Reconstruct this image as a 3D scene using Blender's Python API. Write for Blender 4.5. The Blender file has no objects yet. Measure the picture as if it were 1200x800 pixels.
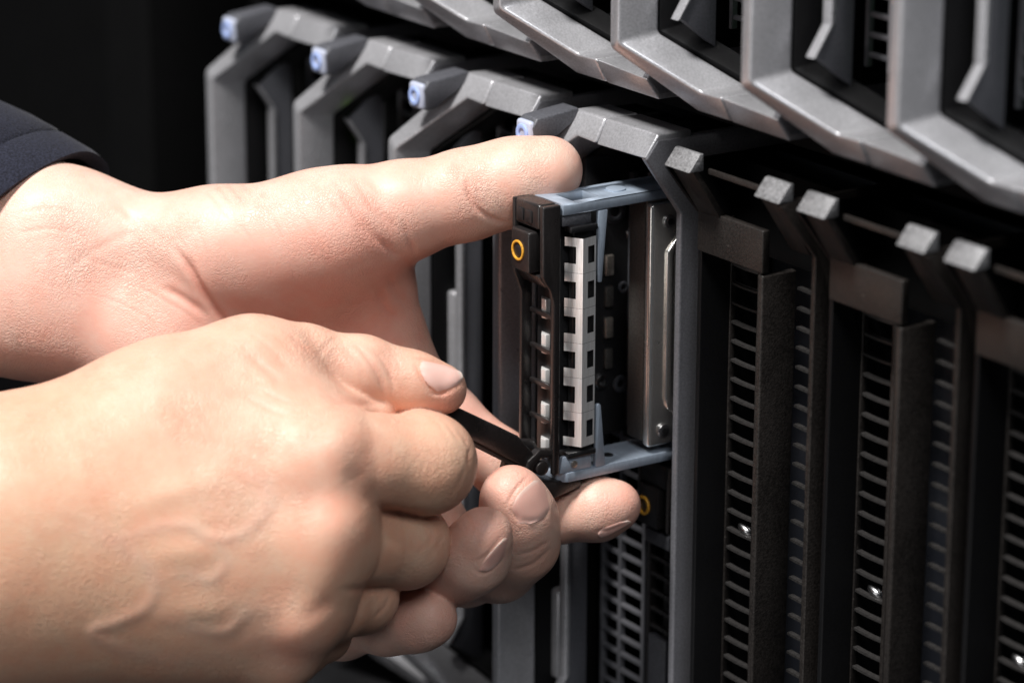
import bpy, bmesh, math, random
import numpy as np
from mathutils import Vector, Matrix
from mathutils.bvhtree import BVHTree

random.seed(7)
rng = np.random.default_rng(11)
sc = bpy.context.scene
COL = sc.collection
MM = 0.001

# ------------------------------------------------------------------ camera (fitted to the photograph, mm)
F_PX = 3798.3
CAM = np.array([839.63, -470.34, 195.03])
AX = np.array([[0.5531669516, 0.8330662165, 0.0026462423],
               [-0.2458614992, 0.1602186241, 0.9559718174],
               [-0.7959638477, 0.5294626252, -0.2934465568]])   # right, up, forward

def P(u, v, D):
    "photo pixel (1200x800) at distance D mm along the view axis -> world mm"
    return CAM + (AX[0] * (u - 600) / F_PX + AX[1] * (400 - v) / F_PX + AX[2]) * D

def pix(W):
    q = (np.asarray(W) - CAM) @ AX.T
    return np.stack([600 + F_PX * q[:, 0] / q[:, 2], 400 - F_PX * q[:, 1] / q[:, 2], q[:, 2]], 1)

cam_data = bpy.data.cameras.new('camera')
cam = bpy.data.objects.new('camera', cam_data); COL.objects.link(cam)
rot = Matrix((AX[0], AX[1], -AX[2])).transposed()
cam.matrix_world = Matrix.Translation(Vector(CAM * MM)) @ rot.to_4x4()
cam_data.sensor_fit = 'HORIZONTAL'; cam_data.sensor_width = 36
cam_data.lens = F_PX / 1200 * 36
cam_data.clip_start = 0.01; cam_data.clip_end = 50
cam_data.dof.use_dof = True
cam_data.dof.focus_distance = 0.812
cam_data.dof.aperture_fstop = 9.0
sc.camera = cam

# ------------------------------------------------------------------ world and lamps
world = bpy.data.worlds.new('World'); sc.world = world; world.use_nodes = True
bg = world.node_tree.nodes['Background']
bg.inputs[0].default_value = (0.75, 0.85, 1.0, 1); bg.inputs[1].default_value = 0.04

def lamp(name, right, up, toward, dist, size, watts, color, target=(180, -50, -50), size_y=None):
    d = AX[0] * right + AX[1] * up - AX[2] * toward
    d = d / np.linalg.norm(d)
    l = bpy.data.lights.new(name, 'AREA'); l.energy = watts; l.color = color
    l.shape = 'RECTANGLE'; l.size = size; l.size_y = size_y or size
    o = bpy.data.objects.new(name, l); COL.objects.link(o)
    o.location = Vector((np.array(target) + d * dist) * MM)
    o.rotation_euler = Vector(d).to_track_quat('Z', 'Y').to_euler()
    return o
lamp('key_lamp', -0.38, 0.85, 0.60, 1900, 0.36, 66.0, (1.0, 0.975, 0.95))
lamp('fill_lamp', 0.22, 0.50, 1.0, 1500, 0.5, 7.5, (0.97, 0.98, 1.0))
lamp('front_fill_lamp', -0.74, -0.18, 0.55, 1700, 0.9, 4.5, (1.0, 0.97, 0.95))  # added fill light, placed where the steel strip reflects it

sc.render.engine = 'CYCLES'
sc.cycles.use_denoising = True
sc.cycles.max_bounces = 6
sc.cycles.sample_clamp_indirect = 4
sc.view_settings.view_transform = 'Standard'
sc.view_settings.look = 'None'
sc.view_settings.exposure = 0.08
sc.view_settings.gamma = 1.0

# ------------------------------------------------------------------ materials
def mat(name, color, rough=0.5, metal=0.0, spec=0.5, speck=0.0, speck_scale=1800, bump=0.0, bump_scale=2500,
        rough_var=0.0, streak=None, coat=0.0, emit=None, dust=0.0):
    m = bpy.data.materials.new(name); m.use_nodes = True
    nt = m.node_tree; N = nt.nodes; L = nt.links
    b = N['Principled BSDF']
    b.inputs['Base Color'].default_value = (*color, 1)
    b.inputs['Roughness'].default_value = rough
    b.inputs['Metallic'].default_value = metal
    b.inputs['Specular IOR Level'].default_value = spec
    b.inputs['Coat Weight'].default_value = coat
    if emit:
        b.inputs['Emission Color'].default_value = (*emit[0], 1)
        b.inputs['Emission Strength'].default_value = emit[1]
    tc = N.new('ShaderNodeTexCoord')
    src = tc.outputs['Object']
    if streak:
        mp = N.new('ShaderNodeMapping'); mp.inputs['Scale'].default_value = streak
        L.new(src, mp.inputs['Vector']); src = mp.outputs['Vector']
    if speck:
        n = N.new('ShaderNodeTexNoise'); n.inputs['Scale'].default_value = speck_scale; n.inputs['Detail'].default_value = 2
        L.new(src, n.inputs['Vector'])
        n2 = N.new('ShaderNodeTexNoise'); n2.inputs['Scale'].default_value = 60; n2.inputs['Detail'].default_value = 3
        L.new(tc.outputs['Object'], n2.inputs['Vector'])
        ad = N.new('ShaderNodeMath'); ad.operation = 'MULTIPLY_ADD'
        L.new(n2.outputs['Fac'], ad.inputs[0]); ad.inputs[1].default_value = 0.45; L.new(n.outputs['Fac'], ad.inputs[2])
        mr = N.new('ShaderNodeMapRange')
        mr.inputs['From Min'].default_value = 0.5; mr.inputs['From Max'].default_value = 0.95
        L.new(ad.outputs[0], mr.inputs['Value'])
        mx = N.new('ShaderNodeMix'); mx.data_type = 'RGBA'
        L.new(mr.outputs['Result'], mx.inputs['Factor'])
        mx.inputs['A'].default_value = (*[c * (1 - speck) for c in color], 1)
        mx.inputs['B'].default_value = (*[min(1, c * (1 + speck)) for c in color], 1)
        L.new(mx.outputs['Result'], b.inputs['Base Color'])
    if dust:      # sparse pale dust grains
        vo = N.new('ShaderNodeTexVoronoi'); vo.inputs['Scale'].default_value = 330
        L.new(tc.outputs['Object'], vo.inputs['Vector'])
        lt = N.new('ShaderNodeMath'); lt.operation = 'LESS_THAN'; lt.inputs[1].default_value = 0.085
        L.new(vo.outputs['Distance'], lt.inputs[0])
        sx = N.new('ShaderNodeSeparateColor'); L.new(vo.outputs['Color'], sx.inputs[0])
        gt = N.new('ShaderNodeMath'); gt.operation = 'GREATER_THAN'; gt.inputs[1].default_value = 0.72
        L.new(sx.outputs[0], gt.inputs[0])
        ml = N.new('ShaderNodeMath'); ml.operation = 'MULTIPLY'; L.new(lt.outputs[0], ml.inputs[0]); L.new(gt.outputs[0], ml.inputs[1])
        m2 = N.new('ShaderNodeMath'); m2.operation = 'MULTIPLY'; m2.inputs[1].default_value = dust; L.new(ml.outputs[0], m2.inputs[0])
        dm = N.new('ShaderNodeMix'); dm.data_type = 'RGBA'; L.new(m2.outputs[0], dm.inputs['Factor'])
        if b.inputs['Base Color'].links: L.new(b.inputs['Base Color'].links[0].from_socket, dm.inputs['A'])
        else: dm.inputs['A'].default_value = (*color, 1)
        dm.inputs['B'].default_value = (0.32, 0.28, 0.25, 1)
        L.new(dm.outputs['Result'], b.inputs['Base Color'])
    if rough_var:
        n = N.new('ShaderNodeTexNoise'); n.inputs['Scale'].default_value = 90; n.inputs['Detail'].default_value = 5
        L.new(src, n.inputs['Vector'])
        mr = N.new('ShaderNodeMapRange')
        mr.inputs['From Min'].default_value = 0.3; mr.inputs['From Max'].default_value = 0.7
        mr.inputs['To Min'].default_value = max(0.05, rough - rough_var); mr.inputs['To Max'].default_value = min(1, rough + rough_var)
        L.new(n.outputs['Fac'], mr.inputs['Value']); L.new(mr.outputs['Result'], b.inputs['Roughness'])
    if bump:
        n = N.new('ShaderNodeTexNoise'); n.inputs['Scale'].default_value = bump_scale; n.inputs['Detail'].default_value = 2
        L.new(src, n.inputs['Vector'])
        bp = N.new('ShaderNodeBump'); bp.inputs['Strength'].default_value = bump; bp.inputs['Distance'].default_value = 0.0002
        L.new(n.outputs['Fac'], bp.inputs['Height']); L.new(bp.outputs['Normal'], b.inputs['Normal'])
    return m

GREYM = mat('mid_grey_plastic', (0.17, 0.17, 0.185), 0.4, 0.4, 0.5, speck=0.2, bump=0.15)
GREY = mat('grey_metallic_plastic', (0.42, 0.42, 0.44), 0.32, 0.5, 0.5, speck=0.18, bump=0.16, rough_var=0.06)
GREYD = mat('slate_plastic', (0.075, 0.077, 0.088), 0.5, 0.1, 0.5, speck=0.3, bump=0.3)
BLACK = mat('black_plastic', (0.012, 0.012, 0.013), 0.38, 0, 0.5, speck=0.4, bump=0.2, rough_var=0.08)
SATIN = mat('satin_black_bezel', (0.016, 0.014, 0.014), 0.3, 0, 0.6, speck=0.3, bump=0.25, rough_var=0.05)
LINING_AND_SHADE = mat('black_lining_and_wall_shade', (0.005, 0.005, 0.0055), 0.45, 0, 0.2, speck=0.3)
VOID = mat('matt_black_chassis', (0.003, 0.003, 0.0032), 0.8, 0, 0.08, speck=0.3)
BROWN = mat('dark_filler_plastic', (0.018, 0.0155, 0.0142), 0.40, 0, 0.34, dust=0.12, speck=0.5, speck_scale=1500, bump=0.5, bump_scale=1800, rough_var=0.08)
TABM = mat('speckled_grey_tab', (0.17, 0.17, 0.175), 0.5, 0.2, 0.5, speck=0.55, speck_scale=1600, bump=0.6, bump_scale=1500)
RAILM = mat('bluish_carrier_metal', (0.33, 0.39, 0.47), 0.42, 0.35, 0.5, speck=0.08, speck_scale=900, streak=(0.15, 1, 0.35), bump=0.3, rough_var=0.08)
STEEL = mat('bright_spring_steel', (0.95, 0.93, 0.90), 0.34, 0.55, 0.5, speck=0.12, streak=(1, 1, 0.1), bump=0.25, rough_var=0.06)
COVER = mat('drive_cover_steel', (0.80, 0.78, 0.74), 0.24, 0.93, 0.5, speck=0.1, bump=0.1, rough_var=0.05)
CASEM = mat('drive_case_cast', (0.085, 0.08, 0.074), 0.45, 0.5, 0.5, speck=0.3, bump=0.3)
SCREWM = mat('screw_steel', (0.55, 0.55, 0.56), 0.25, 1.0)
PCB = mat('green_circuit_board', (0.03, 0.16, 0.05), 0.45, 0, 0.5, speck=0.8, speck_scale=500)
BEIGE = mat('tarnished_contact', (0.50, 0.45, 0.40), 0.35, 0.8, 0.5, speck=0.2)
RINGB = mat('blue_white_ring', (0.32, 0.41, 0.68), 0.35, 0, 0.5, emit=((0.30, 0.45, 1.0), 0.06))
BUTC = mat('button_cap_white', (0.40, 0.43, 0.53), 0.4, 0.0, 0.5)
RINGY = mat('amber_ring', (0.60, 0.29, 0.03), 0.4, 0, 0.5, speck=0.3)
SLATM = mat('slat_plastic', (0.026, 0.0245, 0.024), 0.4, 0, 0.5, speck=0.4, bump=0.3)
LEDG = mat('green_led', (0.2, 0.5, 0.02), 0.3, 0, 0.5, emit=((0.35, 0.8, 0.03), 0.9))
BLUEP = mat('dark_blue_baffle', (0.008, 0.009, 0.012), 0.35, 0, 0.5, rough_var=0.1)

# ------------------------------------------------------------------ mesh helpers
def mesh_obj(name, me, m, parent=None):
    o = bpy.data.objects.new(name, me); COL.objects.link(o)
    if not me.materials: me.materials.append(m)
    if parent is not None: o.parent = parent
    return o

def finish(bm, name, bevel=0.0, seg=2, smooth=True, angle=35):
    bmesh.ops.remove_doubles(bm, verts=bm.verts, dist=1e-5)
    bmesh.ops.recalc_face_normals(bm, faces=bm.faces)
    if bevel:
        es = [e for e in bm.edges if len(e.link_faces) == 2 and e.calc_face_angle(0) > math.radians(20)]
        bmesh.ops.bevel(bm, geom=es, offset=bevel, segments=seg, profile=0.5, affect='EDGES', clamp_overlap=True)
    bmesh.ops.scale(bm, vec=(MM, MM, MM), verts=bm.verts)
    me = bpy.data.meshes.new(name); bm.to_mesh(me); bm.free()
    if smooth:
        me.polygons.foreach_set('use_smooth', [True] * len(me.polygons))
        me.set_sharp_from_angle(angle=math.radians(angle))
    return me

def box_bm(bm, x0, x1, y0, y1, z0, z1):
    vs = [bm.verts.new((x, y, z)) for x in (x0, x1) for y in (y0, y1) for z in (z0, z1)]
    for f in ((0, 1, 3, 2), (4, 6, 7, 5), (0, 4, 5, 1), (2, 3, 7, 6), (0, 2, 6, 4), (1, 5, 7, 3)):
        bm.faces.new([vs[i] for i in f])

def box(name, x0, x1, y0, y1, z0, z1, bevel=0.3, seg=2):
    bm = bmesh.new(); box_bm(bm, x0, x1, y0, y1, z0, z1)
    return finish(bm, name, bevel, seg)

def prism_x(name, prof, x0, x1, bevel=0.4, seg=2):
    "closed polygon in (Y,Z) swept along X"
    bm = bmesh.new()
    a = [bm.verts.new((x0, y, z)) for y, z in prof]; b = [bm.verts.new((x1, y, z)) for y, z in prof]
    n = len(prof)
    bm.faces.new(a); bm.faces.new(b[::-1])
    for i in range(n): bm.faces.new((a[i], a[(i + 1) % n], b[(i + 1) % n], b[i]))
    return finish(bm, name, bevel, seg)

def prism_dir(name, pts, vec, bevel=0.3, seg=2):
    "planar polygon of 3D points swept along a vector"
    bm = bmesh.new(); v = Vector(vec)
    a = [bm.verts.new(p) for p in pts]; b = [bm.verts.new(Vector(p) + v) for p in pts]
    n = len(pts); bm.faces.new(a); bm.faces.new(b[::-1])
    for i in range(n): bm.faces.new((a[i], a[(i + 1) % n], b[(i + 1) % n], b[i]))
    return finish(bm, name, bevel, seg)

def strip_x(name, outer, inner, x0, x1, bevel=0.5, seg=2):
    "open band between two polylines (Y,Z), swept along X: a C-shaped plate"
    bm = bmesh.new(); n = len(outer)
    def ring(x): return [bm.verts.new((x, y, z)) for y, z in outer], [bm.verts.new((x, y, z)) for y, z in inner]
    o0, i0 = ring(x0); o1, i1 = ring(x1)
    for k in range(n - 1):
        bm.faces.new((o0[k], o0[k + 1], i0[k + 1], i0[k])); bm.faces.new((o1[k], i1[k], i1[k + 1], o1[k + 1]))
        bm.faces.new((o0[k], o1[k], o1[k + 1], o0[k + 1])); bm.faces.new((i0[k], i0[k + 1], i1[k + 1], i1[k]))
    for k in (0, n - 1): bm.faces.new((o0[k], i0[k], i1[k], o1[k]))
    return finish(bm, name, bevel, seg)

def loft(name, stations, bevel=0.6, seg=2):
    "solid through a list of equal-length corner loops"
    bm = bmesh.new(); R = [[bm.verts.new(p) for p in q] for q in stations]; n = len(R[0])
    bm.faces.new(R[0]); bm.faces.new(R[-1][::-1])
    for a, b in zip(R, R[1:]):
        for i in range(n): bm.faces.new((a[i], b[i], b[(i + 1) % n], a[(i + 1) % n]))
    return finish(bm, name, bevel, seg)

def disc_y(name, cx, cz, y0, y1, r, n=20, bevel=0.15, hole=0.0):
    "short cylinder or ring whose axis is Y"
    bm = bmesh.new()
    ang = [2 * math.pi * i / n for i in range(n)]
    def ring(y, rr): return [bm.verts.new((cx + rr * math.cos(a), y, cz + rr * math.sin(a))) for a in ang]
    a, b = ring(y0, r), ring(y1, r)
    if hole: c, d = ring(y0, hole), ring(y1, hole)
    for i in range(n):
        j = (i + 1) % n
        bm.faces.new((a[i], a[j], b[j], b[i]))
        if hole:
            bm.faces.new((c[j], c[i], d[i], d[j])); bm.faces.new((a[j], a[i], c[i], c[j])); bm.faces.new((b[i], b[j], d[j], d[i]))
    if not hole: bm.faces.new(a[::-1]); bm.faces.new(b)
    return finish(bm, name, bevel, 2)

def rotate_mesh(me, M):
    me.transform(M); return me

def disc_x(name, x0, x1, cy, cz, r, n=20, bevel=0.15, hole=0.0):
    me = disc_y(name, 0, 0, x0, x1, r, n, bevel, hole)
    me.transform(Matrix(((0, 1, 0, 0), (-1, 0, 0, 0), (0, 0, 1, 0), (0, 0, 0, 1))))
    me.transform(Matrix.Translation((0, cy * MM, cz * MM))); return me

def disc_z(name, cx, cy, z0, z1, r, n=20, bevel=0.15, hole=0.0):
    me = disc_y(name, 0, 0, z0, z1, r, n, bevel, hole)
    me.transform(Matrix(((1, 0, 0, 0), (0, 0, -1, 0), (0, 1, 0, 0), (0, 0, 0, 1))))
    me.transform(Matrix.Translation((cx * MM, cy * MM, 0))); return me

def thing(name, label, cat, loc=(0, 0, 0), group=None):
    o = bpy.data.objects.new(name, None); COL.objects.link(o)
    o.empty_display_size = 0.01
    o.location = Vector(loc) * MM; o['label'] = label; o['category'] = cat
    if group: o['group'] = group
    return o

def copy_tree(root, loc, label, group=None):
    r = root.copy(); COL.objects.link(r); r.location = Vector(loc) * MM; r['label'] = label
    if group: r['group'] = group
    for ch in list(root.children):
        c = ch.copy(); COL.objects.link(c); c.parent = r
        for g in list(ch.children):
            d = g.copy(); COL.objects.link(d); d.parent = c
    return r

PITCH = 52.0
ZM = 25.4            # upper row is the mirror image about Z = 12.7 mm
LB = 172.0           # blade handle length

# ------------------------------------------------------------------ the setting
def structure(name, me, m):
    o = mesh_obj(name, me, m); o['kind'] = 'structure'; return o
structure('rack_back', box('rack_back', -900, 900, 150, 156, -700, 900, 0), VOID)
ch = thing('blade_chassis', 'black blade chassis holding both rows of server blades', 'chassis', (0, 0, 0))
mesh_obj('divider_shelf', box('divider_shelf', -12, 520, 13, 140, 9.5, 16.0, 0.4), VOID, ch)
mesh_obj('divider_lip', box('divider_lip', -12, 520, 9, 12.6, 10.6, 14.8, 0.4), VOID, ch)
mesh_obj('side_wall', box('side_wall', -16, -12.3, 4, 140, -190, 260, 0.6), VOID, ch)
mesh_obj('bottom_shelf', box('bottom_shelf', -12, 520, -30, 140, -200, -188, 0.5), BLACK, ch)
rp = mesh_obj('rack_post', box('rack_post', -150, -118, 20, 60, -400, 500, 1.0), VOID)
rp['label'] = 'faint dark upright rack post in the black behind the sleeve'; rp['category'] = 'rack post'

# ------------------------------------------------------------------ server blade
def mir(poly): return [(y, -LB - z) for y, z in poly][::-1]

def sgn(poly, up):
    return [(y, (ZM - z) if up else z) for y, z in poly]

def make_blade(up, label, loc):
    def zz(a, b):
        return (ZM - b, ZM - a) if up else (a, b)
    t = thing('server_blade', label, 'server blade', loc, 'upper row blades' if up else 'lower row blades')
    # one ribbon: post at the front, arms sweeping back and across into the bars; corners outer-front, inner-front, inner-back, outer-back
    zb = -7.4 if up else -12.0
    def stations(q0, q1, q2):
        st = [q2, q1, q0] + [[(x, y, -LB - z) for x, y, z in q] for q in (q0, q1, q2)]
        return [[(x, y, ZM - z) for x, y, z in q] for q in st] if up else st
    s2 = [(29.0, -6.6, 8.1), (29.0, -9.8, 1.7), (29.0, 4, 1.7), (29.0, 4, 8.1)]
    s1 = [(15.5, -6.6, 8.1), (20.5, -9.8, 2.0), (22.5, 4, 2.0), (16.0, 4, 8.1)]
    s0 = [(0, -22, zb + 0.8), (5.0, -23, zb - 1.4), (6.6, -12.0, zb - 3.2), (0.6, -11, zb)]
    mesh_obj('handle', loft('handle', stations(s0, s1, s2), 0.9, 3), GREY, t)
    l2 = [(48.6, 4.2, 7.6), (48.6, 4.2, 0.6), (48.6, 11.5, 0.2), (48.6, 11.5, 7.6)]
    l1 = [(16.5, 4.2, 7.4), (23.0, 4.2, 0.8), (24.5, 11.5, 0.4), (17.0, 11.5, 7.4)]
    l0 = [(1.0, -10.8, zb), (6.9, -11.8, zb - 3.6), (8.2, -4.6, zb - 5.0), (1.4, -4.4, zb - 0.6)]
    mesh_obj('handle_lining', loft('handle_lining', stations(l0, l1, l2), 0.3, 2), LINING_AND_SHADE, t)
    cs = [[(29.5, -6.6, 8.1), (29.5, -9.8, 1.7), (29.5, 4, 1.7), (29.5, 4, 8.1)],
          [(51.4, -6.4, 8.3), (51.4, -10.4, 2.6), (51.4, 4, 2.0), (51.4, 4, 8.3)]]
    if up: cs = [[(x, y, ZM - z) for x, y, z in q] for q in cs]
    mesh_obj('bar_cap', loft('bar_cap', cs, 0.55, 3), GREY, t)
    if not up: mesh_obj('bar_cap', loft('bar_cap', [[(x, y, -LB - z) for x, y, z in q] for q in cs], 0.55, 3), GREY, t)
    sp = [(70, 7.0), (-6.6, 7.0), (-10.2, 2.4), (1.0, -13), (1.0, -159), (-10.2, -174.4), (-6.6, -179), (70, -179)]
    mesh_obj('side_panel', prism_x('side_panel', sgn(sp, up), 49.2, 51.6, 0.6, 3), GREYM, t)
    rp_ = [(-0.6, -7), (-11.2, -15.0), (-6.2, -22.5), (-6.2, -149.5), (-11.2, -157), (-0.6, -165)]
    ri = mesh_obj('inner_rib', prism_x('inner_rib', sgn(rp_, up), 12.2, 14.4, 0.2, 2), GREYD, t)
    eo = [(-12.4, -14.6), (-7.6, -22.0), (-7.6, -150.0), (-12.4, -157.4)]; ei = [(-11.3, -15.2), (-6.3, -22.6), (-6.3, -149.4), (-11.3, -156.8)]
    mesh_obj('rib_edge', strip_x('rib_edge', sgn(eo, up), sgn(ei, up), 11.6, 14.8, 0.35, 2), GREY, ri)
    z0, z1 = zz(-170, -3)
    mesh_obj('left_wall', box('left_wall', 0.9, 2.4, 8, 70, z0, z1, 0.2), VOID, t)
    mesh_obj('back_panel', box('back_panel', 2.5, 47.2, 72, 74, z0, z1, 0.2), VOID, t)
    if up: mesh_obj('circuit_board', box('circuit_board', 12.0, 27.5, 15, 16.2, z0, z1, 0.1), PCB, t)
    # ladder of perforations, latch bars and the grille beside the drives
    rung = box('rung', 6.9, 11.4, -3.2, -1.6, -0.7, 0.7, 0.2, 1)
    post = box('ladder_stile', 6.0, 6.85, -3.4, -1.4, -62, 62, 0.15, 1)
    zc = zz(-86, -86)[0]
    s1 = mesh_obj('ladder_stile', post, GREYD, t); s1.location = (0, 0, zc * MM)
    zs = [-20 - 5.2 * i for i in range(26)]
    for z in zs:
        z = zz(z, z)[0]
        o = mesh_obj('rung', rung, GREYD, t); o.location = (0, 0, z * MM)
    for za, zb in ((-98, -55), (-152, -126)):
        a, b = zz(za, zb)
        mesh_obj('latch_bar', box('latch_bar', 6.6, 11.0, -7.5, -3.6, a, b, 0.9, 3), GREY, t)
    gz = zz(-166, -9)
    vb = box('grille_bar', -0.6, 0.6, 9.4, 11.2, gz[0], gz[1], 0.15, 1)
    for x in (7.0, 15.2, 26.0):
        o = mesh_obj('grille_bar', vb, GREYM, t); o.location = (x * MM, 0, 0)
    hb = box('grille_rung', 7.65, 25.35, 9.6, 11.0, -0.55, 0.55, 0.15, 1)
    for i in range(32):
        z = zz(-12 - 4.8 * i, -12 - 4.8 * i)[0]
        o = mesh_obj('grille_rung', hb, GREYM, t); o.location = (0, 0, z * MM)
    for x, z in ((17.5, -27.0), (20.5, -17.0), (12.5, -40.0)):
        z = zz(z, z)[0]
        mesh_obj('screw', disc_y('screw', x, z, 8.0, 9.5, 1.5, 14, 0.3), SCREWM, t)
    a, b = zz(-62, -20)
    mesh_obj('contact_strip', box('contact_strip', 8.6, 9.3, -2.0, 2.5, a, b, 0.25, 2), BEIGE, t)
    if not up:
        bt = [(-6.5, 8.6), (-19.4, 7.2), (-21.0, 5.0), (-20.2, -0.8), (-17.0, -0.4), (-6.5, 5.8)]
        bu = mesh_obj('release_button', prism_x('release_button', bt, 10.0, 17.2, 0.6, 3), GREYD, t)
        cap = mesh_obj('button_cap', box('button_cap', 10.3, 17.0, -21.6, -19.6, -0.6, 6.5, 1.0, 3), BUTC, bu)
        mesh_obj('button_ring', disc_y('button_ring', 13.65, 3.0, -22.1, -21.4, 2.6, 24, 0.2, hole=1.4), RINGB, bu)
    return t

LOW = ['server blade at the far end of the lower row, its handle leftmost and most blurred',
       'second server blade from the left in the lower row, with a green status light inside',
       'third server blade from the left in the lower row, partly behind the raised thumb',
       'server blade in lower row with the drive carrier pulled out of its bay']
blade = make_blade(False, LOW[0], (0, 0, 0)); lower = [blade]
for k in (1, 2, 3): lower.append(copy_tree(blade, (k * PITCH, 0, 0), LOW[k]))
UPL = ['farthest blade of the upper row, only a sliver of its bottom bar showing',
       'second farthest blade of the upper row, its bottom bar showing at the picture top',
       'upper row blade whose lower chamfer shows at top, left of the first full upright handle',
       'upper row blade with the first full upright handle, above the lower row buttons',
       'upper row blade with handle above the pulled-out drive carrier',
       'upper row blade with broad handle above the first black filler panel',
       'nearest upper row blade at the top right corner, its handle large and blurred']
ub = make_blade(True, UPL[0], (0, 0, 0)); upper = [ub]
for k in range(1, 7): upper.append(copy_tree(ub, (k * PITCH, 0, 0), UPL[k]))
led = mesh_obj('status_light', disc_y('status_light', 9.2, -22.5, -4.6, -3.4, 1.3, 16, 0.3), LEDG, lower[1])
# neighbour slot of the upper row beyond the frame edge: its blade shows only as the bar running on
# ------------------------------------------------------------------ drive carrier, seated (front at Y=5)
def make_seated(label, loc):
    t = thing('drive_carrier', label, 'drive carrier', loc, 'seated drive carriers')
    # local: x 0..14, y 0 front, z 0 top .. -72
    prof = [(0, 0), (6, 0), (6, -72), (3.5, -72), (3.5, -21), (2.2, -19.4), (0, -18.2)]
    for x in (0, 12.6):
        mesh_obj('bezel_side', prism_x('bezel_side', prof, x, x + 1.4, 0.35, 2), SATIN, t)
    mesh_obj('bezel_top', box('bezel_top', 1.45, 12.55, 0.05, 6, -6.6, -0.02, 0.4), SATIN, t)
    bu = mesh_obj('eject_button', box('eject_button', 1.7, 10.6, -1.2, 4.5, -18.0, -7.0, 0.6), SATIN, t)
    mesh_obj('button_ring', disc_y('button_ring', 4.8, -12.6, -1.75, -1.15, 2.65, 28, 0.15, hole=1.85), RINGY, bu)
    mesh_obj('latch_ledge', box('latch_ledge', 1.5, 12.5, 1.5, 5, -24, -20, 0.5), GREYD, t)
    rung = box('rung', 1.45, 12.55, 3.8, 5.4, -0.6, 0.6, 0.2, 1)
    for i in range(9):
        o = mesh_obj('rung', rung, SATIN, t); o.location = (0, 0, (-29 - 4.9 * i) * MM)
    mesh_obj('release_lever', box('release_lever', 3.0, 11.0, 2.0, 4.4, -71, -50, 0.7), GREYD, t)
    mesh_obj('tray', box('tray', 1.6, 12.4, 8, 60, -71, -1, 0.4), BLACK, t)
    return t
seat = make_seated('seated drive carrier with amber ring below the pulled-out carrier, behind the fingertip', (3 * PITCH + 29, 5, -84))
copy_tree(seat, (2 * PITCH + 29, 5, -8), 'seated drive carrier in the blade seen between thumb and index finger')
copy_tree(seat, (1 * PITCH + 29, 5, -8), 'seated drive carrier in the blade with the green status light')
copy_tree(seat, (0 * PITCH + 29, 5, -8), 'seated drive carrier in the leftmost, farthest lower blade')
for k, lb in ((3, 'seated drive carrier inside the upper blade with the first full upright handle'),
              (4, 'seated drive carrier inside the upper blade above the pulled-out carrier'),
              (5, 'seated drive carrier inside the upper blade above the first black filler'),
              (6, 'seated drive carrier inside the nearest upper blade at top right')):
    copy_tree(seat, (k * PITCH + 29, 5, ZM + 8 + 72), lb)

# bay wall parts seen through the open carrier
def bay(name, me, m):
    me.transform(Matrix.Translation((-3 * PITCH * MM, 0, 0))); return mesh_obj(name, me, m, lower[3])
bay('bay_wall', box('bay_wall', 172.2, 174.4, -5, 70, -81, -5, 0.3), BLACK)
for y, z, r, m in ((4.0, -20.0, 3.4, GREYD), (0.2, -66.0, 2.0, SCREWM), (6.4, -67.5, 2.4, GREYD), (6.8, -41.0, 1.6, GREYD)):
    bay('wall_screw', disc_x('wall_screw', 174.4, 175.3, y, z, r, 18, 0.3, hole=r * 0.45), m)
for i in range(4):
    bay('bay_connector', box('bay_connector', 174.4, 175.6, 1.0, 3.4, -37 - 8.5 * i, -31.5 - 8.5 * i, 0.3), CASEM if i % 2 else BEIGE)
bay('bay_guide', box('bay_guide', 174.4, 176.6, 8.4, 10.4, -80, -10, 0.4), GREYD)

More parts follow.
